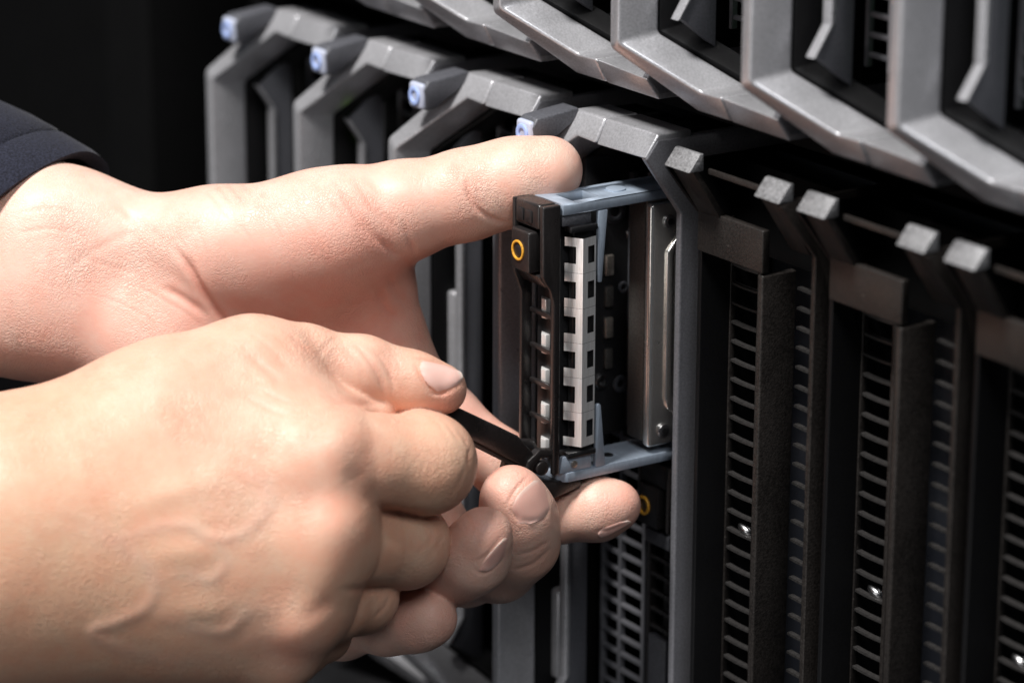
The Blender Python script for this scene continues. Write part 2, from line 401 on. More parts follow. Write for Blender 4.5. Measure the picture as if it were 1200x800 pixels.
# ------------------------------------------------------------------ filler panels (blanks)
def make_filler(label, loc):
    t = thing('filler_panel', label, 'filler panel', loc, 'dark filler panels in the lower row')
    # local origin at k*PITCH ; body x 4..52
    wl = [(70, 3), (-3.5, 3), (-9.5, 2.0), (1.6, -12), (1.6, -159), (-9, -174), (70, -175)]
    mesh_obj('side_wall', prism_x('side_wall', wl, 6.0, 7.7, 0.35, 2), LINING_AND_SHADE, t)  # same plastic as the other wall; blacker material paints in its shade
    mesh_obj('side_wall', prism_x('side_wall', wl, 51.0, 52.8, 0.35, 2), BROWN, t)
    arm = [(-9.2, 3.2), (-7.4, 3.4), (2.9, -11.2), (1.4, -12.2)]
    mesh_obj('arm', prism_x('arm', arm, 7.75, 17.0, 0.3, 2), BROWN, t)
    mesh_obj('arm', prism_x('arm', arm, 43.2, 50.95, 0.3, 2), BROWN, t)
    tab = [(-10.2, 2.6), (-6.8, 7.0), (-5.6, 7.0), (-5.6, 2.6)]
    mesh_obj('hook_tab', prism_x('hook_tab', tab, 7.0, 17.4, 0.35, 2), TABM, t)
    mesh_obj('hook_tab', prism_x('hook_tab', tab, 43.0, 52.6, 0.35, 2), TABM, t)
    mesh_obj('top_rail', box('top_rail', 17.0, 43.1, -4.2, -3.2, 1.6, 3.0, 0.2), BROWN, t)
    mesh_obj('crossbar', box('crossbar', 7.75, 34.2, 0, 2.2, -20.4, -9.6, 0.35, 3), BROWN, t)
    mesh_obj('fin', box('fin', 32.3, 34.4, 0.1, 10.7, -172, -20.9, 0.45, 3), BROWN, t)
    mesh_obj('backing', box('backing', 7.8, 50.9, 24, 25, -174, 2, 0.1), BLUEP, t)
    mesh_obj('left_stile', box('left_stile', 7.75, 8.4, 10.5, 12.1, -172, -13, 0.2), BROWN, t)
    mesh_obj('upper_panel', box('upper_panel', 7.8, 50.9, 11.2, 12.6, -20.5, 2, 0.2), VOID, t)
    mesh_obj('middle_stile', box('middle_stile', 19.0, 20.2, 10.5, 12.1, -172, -20.6, 0.2), BROWN, t)
    def slat_mesh(x0, x1):
        # thin slat, bowed downwards a little between its ends
        bm = bmesh.new(); n = 6; rows = []
        for i in range(n + 1):
            s = i / n; x = x0 + (x1 - x0) * s; dz = -0.18 * math.sin(math.pi * s)
            rows.append([bm.verts.new((x, y, z + dz)) for y, z in ((10.8, 0.32), (12.3, 0.3), (12.3, -0.32), (10.8, -0.32))])
        for a, b in zip(rows, rows[1:]):
            for j in range(4): bm.faces.new((a[j], a[(j + 1) % 4], b[(j + 1) % 4], b[j]))
        bm.faces.new(rows[0][::-1]); bm.faces.new(rows[-1])
        return finish(bm, 'slat', 0)
    sl, sr, sx = slat_mesh(8.45, 18.95), slat_mesh(34.6, 47.0), None
    mesh_obj('right_stile', box('right_stile', 47.1, 48.2, 10.5, 12.1, -172, -20.6, 0.2), BROWN, t)
    for i in range(29):
        z = -25.5 - 5.05 * i
        for me in (sl, sr):
            o = mesh_obj('slat', me, SLATM, t); o.location = (0, 0, z * MM)
    # small bright catch glimpsed behind the slats
    bm = bmesh.new()
    bmesh.ops.create_uvsphere(bm, u_segments=16, v_segments=10, radius=1.0)
    bmesh.ops.scale(bm, vec=(2.6, 1.4, 1.2), verts=bm.verts)
    bmesh.ops.rotate(bm, verts=bm.verts, cent=(0, 0, 0), matrix=Matrix.Rotation(0.3, 3, 'Y'))
    bmesh.ops.translate(bm, vec=(14.0, 12.6, -95.0), verts=bm.verts)
    mesh_obj('catch', finish(bm, 'catch'), SCREWM, t)
    return t
fl = make_filler('black slotted filler panel right beside the blade with the pulled-out carrier', (4 * PITCH, 0, 0))
copy_tree(fl, (5 * PITCH, 0, 0), 'middle of the three black slotted filler panels at right')
copy_tree(fl, (6 * PITCH, 0, 0), 'rightmost black slotted filler panel, cut by the picture edge')

# ------------------------------------------------------------------ the carrier pulled out of its bay
c = thing('drive_carrier', 'black drive carrier with amber ring and silver contacts, half pulled out by the hands', 'drive carrier', (185, -35, -80))
OFF = Vector((-185, 35, 80)) * MM
def cpart(name, me, m, parent=None):
    me.transform(Matrix.Translation(OFF)); return mesh_obj(name, me, m, parent or c)
prof_r = [(-35, -8.3), (-29.6, -8.3), (-29.6, -79), (-31.4, -79), (-31.6, -33.5), (-32.4, -30.2), (-34.0, -28.0), (-34.9, -26.2)]
prof_l = [(-35, -8.3), (-29.6, -8.3), (-29.6, -79), (-32.8, -79), (-32.8, -33), (-34.9, -27.5)]
cpart('bezel_side', prism_x('bezel_side', prof_r, 197.2, 199.0, 0.45, 3), SATIN)
cpart('bezel_side', prism_x('bezel_side', prof_l, 185.0, 186.3, 0.35, 2), SATIN)
cpart('bezel_top', box('bezel_top', 186.35, 197.15, -35.0, -29.6, -14.6, -8.1, 0.8, 3), SATIN)
for x in (187.6, 191.4):
    cpart('indicator_window', box('indicator_window', x, x + 2.8, -35.35, -34.6, -13.4, -10.2, 0.25, 2), BLACK)
cpart('bezel_shelf', prism_x('bezel_shelf', [(-34.8, -26.6), (-30, -26.2), (-30, -29.6), (-32.6, -29.8)], 186.35, 197.15, 0.4, 2), SATIN)
eb = cpart('eject_button', box('eject_button', 186.9, 195.0, -36.6, -31, -26.0, -15.4, 0.6, 3), SATIN)
cpart('button_ring', disc_y('button_ring', 190.3, -20.8, -37.05, -36.5, 2.65, 32, 0.2, hole=2.0), RINGY, eb)
cpart('button_core', disc_y('button_core', 190.3, -20.8, -36.8, -36.4, 1.5, 24, 0.2), BLACK, eb)
rung = box('rung', 186.4, 197.1, -30.6, -29.4, -0.6, 0.6, 0.25, 2); rung.transform(Matrix.Translation(OFF))
for i in range(5):
    o = mesh_obj('rung', rung, SATIN, c); o.location = (0, 0, (-38.0 - 9.3 * i) * MM)
ct = prism_dir('front_contact', [(188.2, -28.0, 0), (190.4, -29.6, 0), (192.0, -29.3, 0), (192.4, -27.6, 0)], (0, 0, 5.2), 0.25)
ct.transform(Matrix.Translation(OFF))
for i in range(5):
    o = mesh_obj('front_contact', ct, STEEL, c); o.location = (0, 0, (-43.6 - 9.3 * i + 4) * MM)
cpart('carrier_back', box('carrier_back', 186.4, 194.5, -28.2, -22.5, -77, -13, 0.4), BLACK)
# spring fingers along the right side
def finger_mesh():
    bm = bmesh.new()
    path = [(195.9, -26.4), (198.5, -24.7), (200.1, -23.7), (199.75, -21.9), (199.2, -19.6), (199.05, -19.0)]
    zr = [0, -2.3, -6.7, -9.08]
    V = [[bm.verts.new((x, y, z)) for z in zr] for x, y in path]
    for i in range(len(path) - 1):
        for j in range(3):
            if (i, j) in {(0, 1), (3, 1)}: continue
            bm.faces.new((V[i][j], V[i][j + 1], V[i + 1][j + 1], V[i + 1][j]))
    r = bmesh.ops.solidify(bm, geom=bm.faces[:], thickness=-0.25)
    return finish(bm, 'spring_finger', 0, angle=50)
fm = finger_mesh(); fm.transform(Matrix.Translation(OFF))
for i in range(6):
    o = mesh_obj('spring_finger', fm, STEEL, c); o.location = (0, 0, (-17.6 - 9.15 * i) * MM)
cpart('finger_backing', box('finger_backing', 195.2, 197.4, -24.6, -18.5, -74, -16.4, 0.3), BLACK)
cpart('finger_stop', box('finger_stop', 196.5, 199.6, -27, -18.8, -16.0, -14.4, 0.3), BLACK)
cpart('finger_stop', box('finger_stop', 195.5, 199.8, -27.5, -18.8, -75.0, -73.6, 0.3), BLACK)
cpart('side_plate', box('side_plate', 198.0, 199.0, -29.2, -20.5, -14.0, -11.6, 0.25), GREYD)
# rails, the upper with a slot
def rail_with_slot(name, y0, y1, z0, z1, slot):
    sx0, sx1, sy0, sy1 = slot
    bm = bmesh.new()
    xs = [186.2, sx0, sx1, 199.2]; ys = [y0, sy0, sy1, y1]
    for i in range(3):
        for j in range(3):
            if i == 1 and j == 1: continue
            box_bm(bm, xs[i], xs[i + 1], ys[j], ys[j + 1], z0, z1)
    bmesh.ops.remove_doubles(bm, verts=bm.verts, dist=1e-4)
    inner = [f for f in bm.faces if any(f is not g and (f.calc_center_median() - g.calc_center_median()).length < 1e-3 for e in f.edges for g in e.link_faces)]
    bmesh.ops.delete(bm, geom=inner, context='FACES_ONLY')
    bmesh.ops.dissolve_limit(bm, angle_limit=0.01, verts=bm.verts, edges=bm.edges)
    return finish(bm, name, 0.35, 2)
ur = cpart('upper_rail', rail_with_slot('upper_rail', -29.2, 55, -11.2, -8.4, (189.2, 196.4, -24.5, -16.5)), RAILM)
cpart('rail_boss', disc_z('rail_boss', 193.2, -9.0, -8.6, -8.0, 2.6, 24, 0.2), RAILM, ur)
cpart('rail_spur', prism_x('rail_spur', [(-18.6, -11.3), (-15.6, -11.3), (-17.2, -30.0), (-18.2, -30.0)], 198.1, 199.3, 0.3, 2), RAILM, ur)
lr_prof = [(186.2, -29.6), (197.0, -29.6), (199.2, -27.2), (199.2, 55), (186.2, 55)]
lr = cpart('lower_rail', prism_dir('lower_rail', [(x, y, -81.6) for x, y in lr_prof], (0, 0, 2.6), 0.35), RAILM)
cpart('rail_spur', prism_x('rail_spur', [(-18.6, -79.0), (-15.4, -79.0), (-17.0, -62.5), (-17.8, -62.0), (-18.4, -62.5)], 198.0, 199.2, 0.3, 2), RAILM, lr)
cpart('rail_cheek', prism_x('rail_cheek', [(-29.4, -79.0), (-19.6, -79.0), (-19.6, -74.6), (-28.6, -74.6)], 197.4, 198.9, 0.35, 2), RAILM, lr)
cpart('rivet', disc_x('rivet', 198.9, 199.5, -25.2, -76.9, 0.95, 16, 0.2), BEIGE, lr)
cpart('rail_hole', disc_z('rail_hole', 193.0, -10.5, -79.05, -78.9, 1.6, 20, 0), BLACK, lr)
# lever swung open
pv = np.array([-33.0, -76.6]); dv = np.array([-18.6, 11.8]); dv = dv / np.linalg.norm(dv); nv = np.array([dv[1], -dv[0]]) * -1.0
def lev(s, h): q = pv + dv * s + nv * h; return (q[0], q[1])
# nv points up/forward side
lv = cpart('release_lever', prism_x('release_lever', [lev(5.2, 2.6), lev(5.0, -1.6), lev(12, -3.8), lev(34, -3.2), lev(37, 0.2), lev(35, 2.6)], 187.2, 197.6, 0.6, 3), SATIN)
cpart('lever_ridge', prism_x('lever_ridge', [lev(6, 2.4), lev(6, 3.6), lev(33, 3.6), lev(34, 2.4)], 195.0, 197.0, 0.3, 2), SATIN, lv)
cpart('lever_ridge', prism_x('lever_ridge', [lev(6, 2.4), lev(6, 3.6), lev(33, 3.6), lev(34, 2.4)], 188.0, 190.0, 0.3, 2), SATIN, lv)
hy = cpart('hinge_yoke', strip_x('hinge_yoke', [(-40.2, -79.2), (-38.6, -74.0), (-35.0, -71.6), (-30.5, -72.4), (-29.0, -76)],
                                 [(-38.0, -79.6), (-36.8, -75.6), (-34.6, -73.9), (-31.6, -74.2), (-30.6, -77)], 195.6, 198.2, 0.35, 2), SATIN)
cpart('hinge_yoke', strip_x('hinge_yoke2', [(-40.2, -79.2), (-38.6, -74.0), (-35.0, -71.6), (-30.5, -72.4), (-29.0, -76)],
                                 [(-38.0, -79.6), (-36.8, -75.6), (-34.6, -73.9), (-31.6, -74.2), (-30.6, -77)], 186.8, 189.2, 0.35, 2), SATIN)
cpart('hinge_pin', disc_x('hinge_pin', 186.6, 198.6, -34.4, -76.6, 1.9, 18, 0.3), SATIN)
cpart('hinge_plate', prism_x('hinge_plate', [(-41.0, -80.2), (-38.0, -79.2), (-22, -82.2), (-22, -84.0), (-31, -85.6), (-39, -83.4)], 187.0, 198.2, 0.5, 2), SATIN)

# ------------------------------------------------------------------ hard drive held between the rails
d = thing('hard_drive', 'slim hard drive with bright steel cover between the carrier rails', 'hard drive', (190, -1.9, -76.5))
DO = Vector((-190, 3.7, 76.5)) * MM
def dpart(name, me, m, parent=None):
    me.transform(Matrix.Translation(DO)); return mesh_obj(name, me, m, parent or d)
dpart('case', box('case', 188.6, 195.6, -3.2, 62, -76.4, -11.6, 0.5), CASEM)
cv = dpart('cover', box('cover', 195.9, 199.0, -3.7, 62, -77.2, -12.2, 1.1, 4), COVER)
# raised frame of the cover: a bead that turns inward at the top corner
bead = [(0.8, -25.0), (0.8, -64.0), (1.6, -67.0), (4.2, -69.4), (8, -70), (30, -70), (30, -67.6), (8.6, -67.6), (5.4, -66.8), (3.8, -64.6), (3.2, -62), (3.2, -25.8), (9, -19.4), (9, -16.2)]
dpart('cover_bead', prism_dir('cover_bead', [(198.9, y, z) for y, z in bead], (1.1, 0, 0), 0.6, 3), COVER, cv)
dpart('cover_step', prism_dir('cover_step', [(198.95, y, z) for y, z in [(4.6, -27), (4.6, -62), (6.6, -65.6), (30, -65.6), (30, -14), (11, -20.4)]], (0.5, 0, 0), 0.2), CASEM, cv)
for z in (-17.2, -73.0):
    s = dpart('screw', disc_x('screw', 199.0, 199.9, 1.6 if z > -40 else 0.8, z, 1.8, 20, 0.35), SCREWM)
    dpart('screw_socket', disc_x('screw_socket', 199.6, 199.95, 1.6 if z > -40 else 0.8, z, 0.9, 6, 0), BLACK, s)
dpart('case_edge', box('case_edge', 195.65, 196.0, -2.9, 62, -76.6, -12.0, 0.05), BEIGE)

# ------------------------------------------------------------------ hands
def rcone(p, a, b, r1, r2):
    ba = (b - a).astype(np.float32); l2 = float(ba @ ba); rr = r1 - r2; a2 = l2 - rr * rr; il2 = 1.0 / l2
    pa = p - a.astype(np.float32); y = pa @ ba; z = y - l2
    w = pa * l2 - ba * y[..., None]; x2 = np.einsum('...i,...i->...', w, w)
    y2 = y * y * l2; z2 = z * z * l2; k = math.copysign(1, rr) * rr * rr * x2
    out = (np.sqrt(np.maximum(x2 * a2 * il2, 0)) + y * rr) * il2 - r1
    c2 = np.sign(y) * a2 * y2 < k
    out = np.where(c2, np.sqrt(x2 + y2) * il2 - r1, out)
    c1 = np.sign(z) * a2 * z2 > k
    return np.where(c1, np.sqrt(x2 + z2) * il2 - r2, out)

class Field:
    def __init__(s, lo, hi, h):
        s.h = h; s.lo = np.array(lo, float); s.n = np.ceil((np.array(hi) - lo) / h).astype(int) + 1
        s.F = np.full(s.n, 30.0, np.float32)
    def sub(s, a, b, r, pad):
        lo = np.minimum(a, b) - r - pad; hi = np.maximum(a, b) + r + pad
        i0 = np.clip(((lo - s.lo) / s.h).astype(int), 0, s.n); i1 = np.clip(((hi - s.lo) / s.h).astype(int) + 2, 0, s.n)
        return i0, i1
    def pts(s, i0, i1):
        g = np.meshgrid(*[s.lo[k] + s.h * np.arange(i0[k], i1[k]) for k in range(3)], indexing='ij')
        return np.stack(g, -1).astype(np.float32)
    def add(s, a, b, r1, r2, k):
        r = max(r1, r2); i0, i1 = s.sub(a, b, r, k + 3)
        if np.any(i1 <= i0): return
        dd = rcone(s.pts(i0, i1), a, b, r1, r2)
        sl = tuple(slice(i0[q], i1[q]) for q in range(3)); f = s.F[sl]
        hh = np.maximum(k - np.abs(f - dd), 0) / k
        s.F[sl] = np.minimum(f, dd) - hh * hh * k * 0.25
    def merge(s, o, k):
        hh = np.maximum(k - np.abs(s.F - o.F), 0) / k
        s.F = np.minimum(s.F, o.F) - hh * hh * k * 0.25

def surface_nets(F, lo, h):
    nx, ny, nz = F.shape; ins = F < 0
    cnt = np.zeros((nx - 1, ny - 1, nz - 1), np.float32); pos = np.zeros((nx - 1, ny - 1, nz - 1, 3), np.float32)
    C8 = [(i, j, k) for i in (0, 1) for j in (0, 1) for k in (0, 1)]
    def sl(c): return F[c[0]:nx - 1 + c[0], c[1]:ny - 1 + c[1], c[2]:nz - 1 + c[2]]
    for a in C8:
        for ax in range(3):
            if a[ax]: continue
            b = list(a); b[ax] = 1
            fa, fb = sl(a), sl(b); m = (fa < 0) != (fb < 0)
            idx = np.nonzero(m)
            t = fa[idx] / (fa[idx] - fb[idx])
            q = np.tile(np.array(a, np.float32), (len(t), 1)); q[:, ax] += t
            pos[idx] += q; cnt[idx] += 1
    act = cnt > 0; ids = np.full(cnt.shape, -1, np.int64); ids[act] = np.arange(act.sum())
    cell = np.argwhere(act)
    V = lo + h * (cell + pos[act] / cnt[act][:, None])
    quads = []
    for ax in range(3):
        o1, o2 = [q for q in range(3) if q != ax]
        s0 = [slice(None)] * 3; s1 = [slice(None)] * 3; s0[ax] = slice(0, -1); s1[ax] = slice(1, None)
        e = ins[tuple(s0)] != ins[tuple(s1)]
        e_in = ins[tuple(s0)]
        ii = np.argwhere(e)
        ii = ii[(ii[:, o1] > 0) & (ii[:, o2] > 0) & (ii[:, o1] < F.shape[o1] - 1) & (ii[:, o2] < F.shape[o2] - 1)]
        def g(d1, d2):
            q = ii.copy(); q[:, o1] -= d1; q[:, o2] -= d2; return ids[q[:, 0], q[:, 1], q[:, 2]]
        qd = np.stack([g(1, 1), g(0, 1), g(0, 0), g(1, 0)], 1)
        fl = e_in[ii[:, 0], ii[:, 1], ii[:, 2]]
        if ax == 1: fl = ~fl
        qd[~fl] = qd[~fl][:, ::-1]
        quads.append(qd)
    return V, np.concatenate(quads)

def smooth_verts(V, Q, it, lam=0.5):
    E = np.concatenate([Q[:, [0, 1]], Q[:, [1, 2]], Q[:, [2, 3]], Q[:, [3, 0]]])
    deg = np.bincount(E[:, 0], minlength=len(V)) + np.bincount(E[:, 1], minlength=len(V))
    for i in range(it):
        A = np.zeros_like(V)
        for k in range(3):
            A[:, k] = np.bincount(E[:, 0], V[E[:, 1], k], len(V)) + np.bincount(E[:, 1], V[E[:, 0], k], len(V))
        A /= np.maximum(deg, 1)[:, None]
        V = V + (lam if i % 2 == 0 else -lam * 1.02) * (A - V)
    return V

def vnormals(V, Q):
    n = np.cross(V[Q[:, 2]] - V[Q[:, 0]], V[Q[:, 3]] - V[Q[:, 1]])
    N = np.zeros_like(V)
    for j in range(4):
        for k in range(3): N[:, k] += np.bincount(Q[:, j], n[:, k], len(V))
    return N / np.maximum(np.linalg.norm(N, axis=1), 1e-9)[:, None]

def spline(pts, n=10):
    p = np.array(pts, float)
    if len(p) < 3: return p
    q = np.vstack([2 * p[0] - p[1], p, 2 * p[-1] - p[-2]]); out = []
    for i in range(1, len(q) - 2):
        for t in np.linspace(0, 1, n, endpoint=False):
            a, b, c_, d_ = q[i - 1:i + 3]
            out.append(0.5 * (2 * b + (c_ - a) * t + (2 * a - 5 * b + 4 * c_ - d_) * t * t + (3 * b - a - 3 * c_ + d_) * t ** 3))
    out.append(p[-1]); return np.array(out)

def line_dist(uv, poly):
    "distance (px) to a polyline and the position 0..1 along it"
    d = np.full(len(uv), 1e9); s = np.zeros(len(uv)); L = len(poly) - 1
    for i in range(L):
        a, b = poly[i], poly[i + 1]; ab = b - a
        t = np.clip(((uv - a) @ ab) / max(ab @ ab, 1e-9), 0, 1)
        e = np.linalg.norm(uv - a - t[:, None] * ab, axis=1)
        m = e < d; d[m] = e[m]; s[m] = (i + t[m]) / L
    return d, s

def lines_displace(V, N, lines, facing=0.1):
    """lines: (pixel polyline, height mm (negative = crease), half width mm).  Works on the camera-facing skin."""
    pr = pix(V); uv = pr[:, :2]; mmpx = pr[:, 2] / F_PX
    vis = (N @ -AX[2]) > facing
    for poly, hgt, wid, *rest in lines:
        if len(poly) == 1:      # a soft rounded swelling (knuckle, pad)
            dd = np.linalg.norm(uv - np.array(poly[0]), axis=1) * mmpx
            w = np.exp(-(dd / wid) ** 2) * np.clip((N @ -AX[2] + 0.2) * 2, 0, 1)
            V += N * (hgt * w)[:, None]; continue
        pl = spline(poly, 8)
        lo = pl.min(0) - 60; hi = pl.max(0) + 60
        m = vis & np.all((uv > lo) & (uv < hi), axis=1)
        if rest: m &= (pr[:, 2] > rest[0]) & (pr[:, 2] < rest[1])
        idx = np.nonzero(m)[0]
        if not len(idx): continue
        dd, s = line_dist(uv[idx], pl)
        dd = dd * mmpx[idx]
        w = np.exp(-(dd / wid) ** 2) * np.clip(np.minimum(s, 1 - s) * 3.5 + 0.02, 0, 1)
        if hgt > 0: w = w * (0.62 + 0.38 * np.sin(11 * s + 7 * hgt))      # veins swell and sink along their course
        if hgt < 0:   # a crease has slightly puffed lips
            w = w - 0.16 * np.exp(-((dd - 2.0 * wid) / (1.2 * wid)) ** 2) * np.clip(np.minimum(s, 1 - s) * 6, 0, 1)
        V[idx] += N[idx] * (hgt * w)[:, None]
    return V

def skin_material():
    m = bpy.data.materials.new('skin'); m.use_nodes = True
    nt = m.node_tree; N = nt.nodes; L = nt.links; b = N['Principled BSDF']
    at = N.new('ShaderNodeAttribute'); at.attribute_name = 'skin_tone'
    tc = N.new('ShaderNodeTexCoord')
    n = N.new('ShaderNodeTexNoise'); n.inputs['Scale'].default_value = 130; n.inputs['Detail'].default_value = 6; n.inputs['Roughness'].default_value = 0.62
    L.new(tc.outputs['Object'], n.inputs['Vector'])
    ramp = N.new('ShaderNodeValToRGB')
    ramp.color_ramp.elements[0].position = 0.32; ramp.color_ramp.elements[0].color = (1.0, 0.80, 0.76, 1)
    ramp.color_ramp.elements[1].position = 0.68; ramp.color_ramp.elements[1].color = (1.0, 1.0, 1.0, 1)
    L.new(n.outputs['Fac'], ramp.inputs[0])
    mx = N.new('ShaderNodeMix'); mx.data_type = 'RGBA'; mx.blend_type = 'MULTIPLY'; mx.inputs['Factor'].default_value = 0.85
    L.new(at.outputs['Color'], mx.inputs['A']); L.new(ramp.outputs[0], mx.inputs['B'])
    L.new(mx.outputs['Result'], b.inputs['Base Color'])
    b.inputs['Roughness'].default_value = 0.43
    b.inputs['Specular IOR Level'].default_value = 0.36
    b.inputs['Subsurface Weight'].default_value = 0.15
    b.inputs['Subsurface Radius'].default_value = (1.0, 0.34, 0.18)
    b.inputs['Subsurface Scale'].default_value = 0.0016
    # fine skin relief: cells and crossing lines, then pores
    v = N.new('ShaderNodeTexVoronoi'); v.feature = 'DISTANCE_TO_EDGE'; v.inputs['Scale'].default_value = 1150
    dn = N.new('ShaderNodeTexNoise'); dn.inputs['Scale'].default_value = 300; dn.inputs['Detail'].default_value = 3
    L.new(tc.outputs['Object'], dn.inputs['Vector'])
    ms = N.new('ShaderNodeMix'); ms.data_type = 'VECTOR'; ms.inputs['Factor'].default_value = 0.004
    L.new(tc.outputs['Object'], ms.inputs['A']); L.new(dn.outputs['Color'], ms.inputs['B'])
    L.new(ms.outputs['Result'], v.inputs['Vector'])
    mr = N.new('ShaderNodeMapRange'); mr.inputs['From Max'].default_value = 0.18
    L.new(v.outputs['Distance'], mr.inputs['Value'])
    b1 = N.new('ShaderNodeBump'); b1.inputs['Strength'].default_value = 0.22; b1.inputs['Distance'].default_value = 0.00022
    L.new(mr.outputs['Result'], b1.inputs['Height'])
    n3 = N.new('ShaderNodeTexNoise'); n3.inputs['Scale'].default_value = 650; n3.inputs['Detail'].default_value = 5; n3.inputs['Roughness'].default_value = 0.6
    L.new(tc.outputs['Object'], n3.inputs['Vector'])
    b2 = N.new('ShaderNodeBump'); b2.inputs['Strength'].default_value = 0.40; b2.inputs['Distance'].default_value = 0.0004
    L.new(n3.outputs['Fac'], b2.inputs['Height']); L.new(b1.outputs['Normal'], b2.inputs['Normal'])
    # patchy: the relief comes and goes over the hand
    pn = N.new('ShaderNodeTexNoise'); pn.inputs['Scale'].default_value = 70; pn.inputs['Detail'].default_value = 2
    L.new(tc.outputs['Object'], pn.inputs['Vector'])
    for bb, lo_, hi_ in ((b1, 0.05, 0.58), (b2, 0.10, 0.42)):
        pm = N.new('ShaderNodeMapRange'); pm.inputs['From Min'].default_value = 0.32; pm.inputs['From Max'].default_value = 0.68
        pm.inputs['To Min'].default_value = lo_; pm.inputs['To Max'].default_value = hi_
        L.new(pn.outputs['Fac'], pm.inputs['Value']); L.new(pm.outputs['Result'], bb.inputs['Strength'])
    L.new(b2.outputs['Normal'], b.inputs['Normal'])
    return m
SKIN = skin_material()

def nail_material():
    m = bpy.data.materials.new('fingernail'); m.use_nodes = True
    nt = m.node_tree; N = nt.nodes; L = nt.links; b = N['Principled BSDF']
    at = N.new('ShaderNodeAttribute'); at.attribute_name = 'skin_tone'
    L.new(at.outputs['Color'], b.inputs['Base Color'])
    b.inputs['Roughness'].default_value = 0.30; b.inputs['Specular IOR Level'].default_value = 0.5
    b.inputs['Subsurface Weight'].default_value = 0.2; b.inputs['Subsurface Radius'].default_value = (1, .4, .3); b.inputs['Subsurface Scale'].default_value = 0.001
    tc = N.new('ShaderNodeTexCoord')
    n = N.new('ShaderNodeTexNoise'); n.inputs['Scale'].default_value = 500; n.inputs['Detail'].default_value = 3
    L.new(tc.outputs['Object'], n.inputs['Vector'])
    bp = N.new('ShaderNodeBump'); bp.inputs['Strength'].default_value = 0.15; bp.inputs['Distance'].default_value = 0.0002
    L.new(n.outputs['Fac'], bp.inputs['Height']); L.new(bp.outputs['Normal'], b.inputs['Normal'])
    return m
NAIL = nail_material()

def set_color(me, cols):
    a = me.color_attributes.new('skin_tone', 'FLOAT_COLOR', 'POINT')
    a.data.foreach_set('color', np.concatenate([cols, np.ones((len(cols), 1))], 1).astype(np.float32).ravel())

def build_hand(spec, h, lines, tone, blobs):
    """spec: dict palm=[(p,q,k)], fingers=[[joints]] with joints (u,v,D,r_px); world mm result"""
    def J(j): return P(*j[:3]), j[3] * j[2] / F_PX
    allj = [j for a, b, k in spec['palm'] for j in (a, b)] + [j for fg in spec['fingers'] for j in fg['j']]
    pts = np.array([J(j)[0] for j in allj]); rs = np.array([J(j)[1] for j in allj])
    lo = (pts - rs[:, None]).min(0) - 4; hi = (pts + rs[:, None]).max(0) + 4
    lo = np.maximum(lo, spec.get('lo', lo)); hi = np.minimum(hi, spec.get('hi', hi))
    F = Field(lo, hi, h)
    for a, b, k in spec['palm']:
        pa, ra = J(a); pb, rb = J(b); F.add(pa, pb, ra, rb, k)
    for fg in spec['fingers']:
        j = fg['j']
        if fg.get('stub', 0.4) > 0:
            pa, ra = J(j[0]); pb, rb = J(j[1]); s = fg.get('stub', 0.4)
            F.add(pa, pa + (pb - pa) * s, ra, ra + (rb - ra) * s, fg.get('kb', 7))
    for fg in spec['fingers']:
        G = Field(lo, hi, h); j = fg['j']
        for a, b in zip(j, j[1:]):
            pa, ra = J(a); pb, rb = J(b); G.add(pa, pb, ra, rb, fg.get('k', 3.5))
        F.merge(G, fg.get('km', 0.8))
    V, Q = surface_nets(F.F, F.lo, h)
    V = smooth_verts(V, Q, 6)
    N = vnormals(V, Q)
    # low-frequency unevenness of flesh, then creases, veins and tendons
    ph = rng.uniform(0, 6.28, (10, 1)); fr = rng.normal(0, 0.16, (10, 3))
    V = V + N * (0.10 * np.sin(V @ fr.T + ph.T).sum(1) / 3)[:, None]
    V = lines_displace(V, N, lines)
    N = vnormals(V, Q)
    cols = np.tile(np.array(tone), (len(V), 1))
    for (u, v, D, r, c_, w) in blobs:
        d2 = ((V - P(u, v, D)) ** 2).sum(1); ww = w * np.exp(-d2 / (r * r))
        cols = cols * (1 - ww[:, None]) + np.array(c_) * ww[:, None]
    pr = pix(V); front = (N @ -AX[2]) > 0.1
    for poly, hgt, wid, *rest in lines:            # creases are redder, veins a little bluish
        if len(poly) == 1 or wid > 2.5: continue
        dd, s_ = line_dist(pr[:, :2], spline(poly, 5)); dd = dd * pr[:, 2] / F_PX
        ww = np.exp(-(dd / (wid * 1.3)) ** 2) * front * np.clip(np.minimum(s_, 1 - s_) * 3.5, 0, 1) * (min(0.5, -hgt * 0.6) if hgt < 0 else 0.28)
        cols = cols * (1 - ww[:, None]) + np.array(RED if hgt < 0 else VEIN) * ww[:, None]
    return V, Q, N, cols

def hand_object(name, V, Q, cols, parent, origin, label):
    me = bpy.data.meshes.new(name)
    me.from_pydata(((V - origin) * MM).tolist(), [], Q.tolist())
    me.polygons.foreach_set('use_smooth', [True] * len(me.polygons))
    set_color(me, cols)
    o = mesh_obj(name, me, SKIN, parent); o['label'] = label
    return o

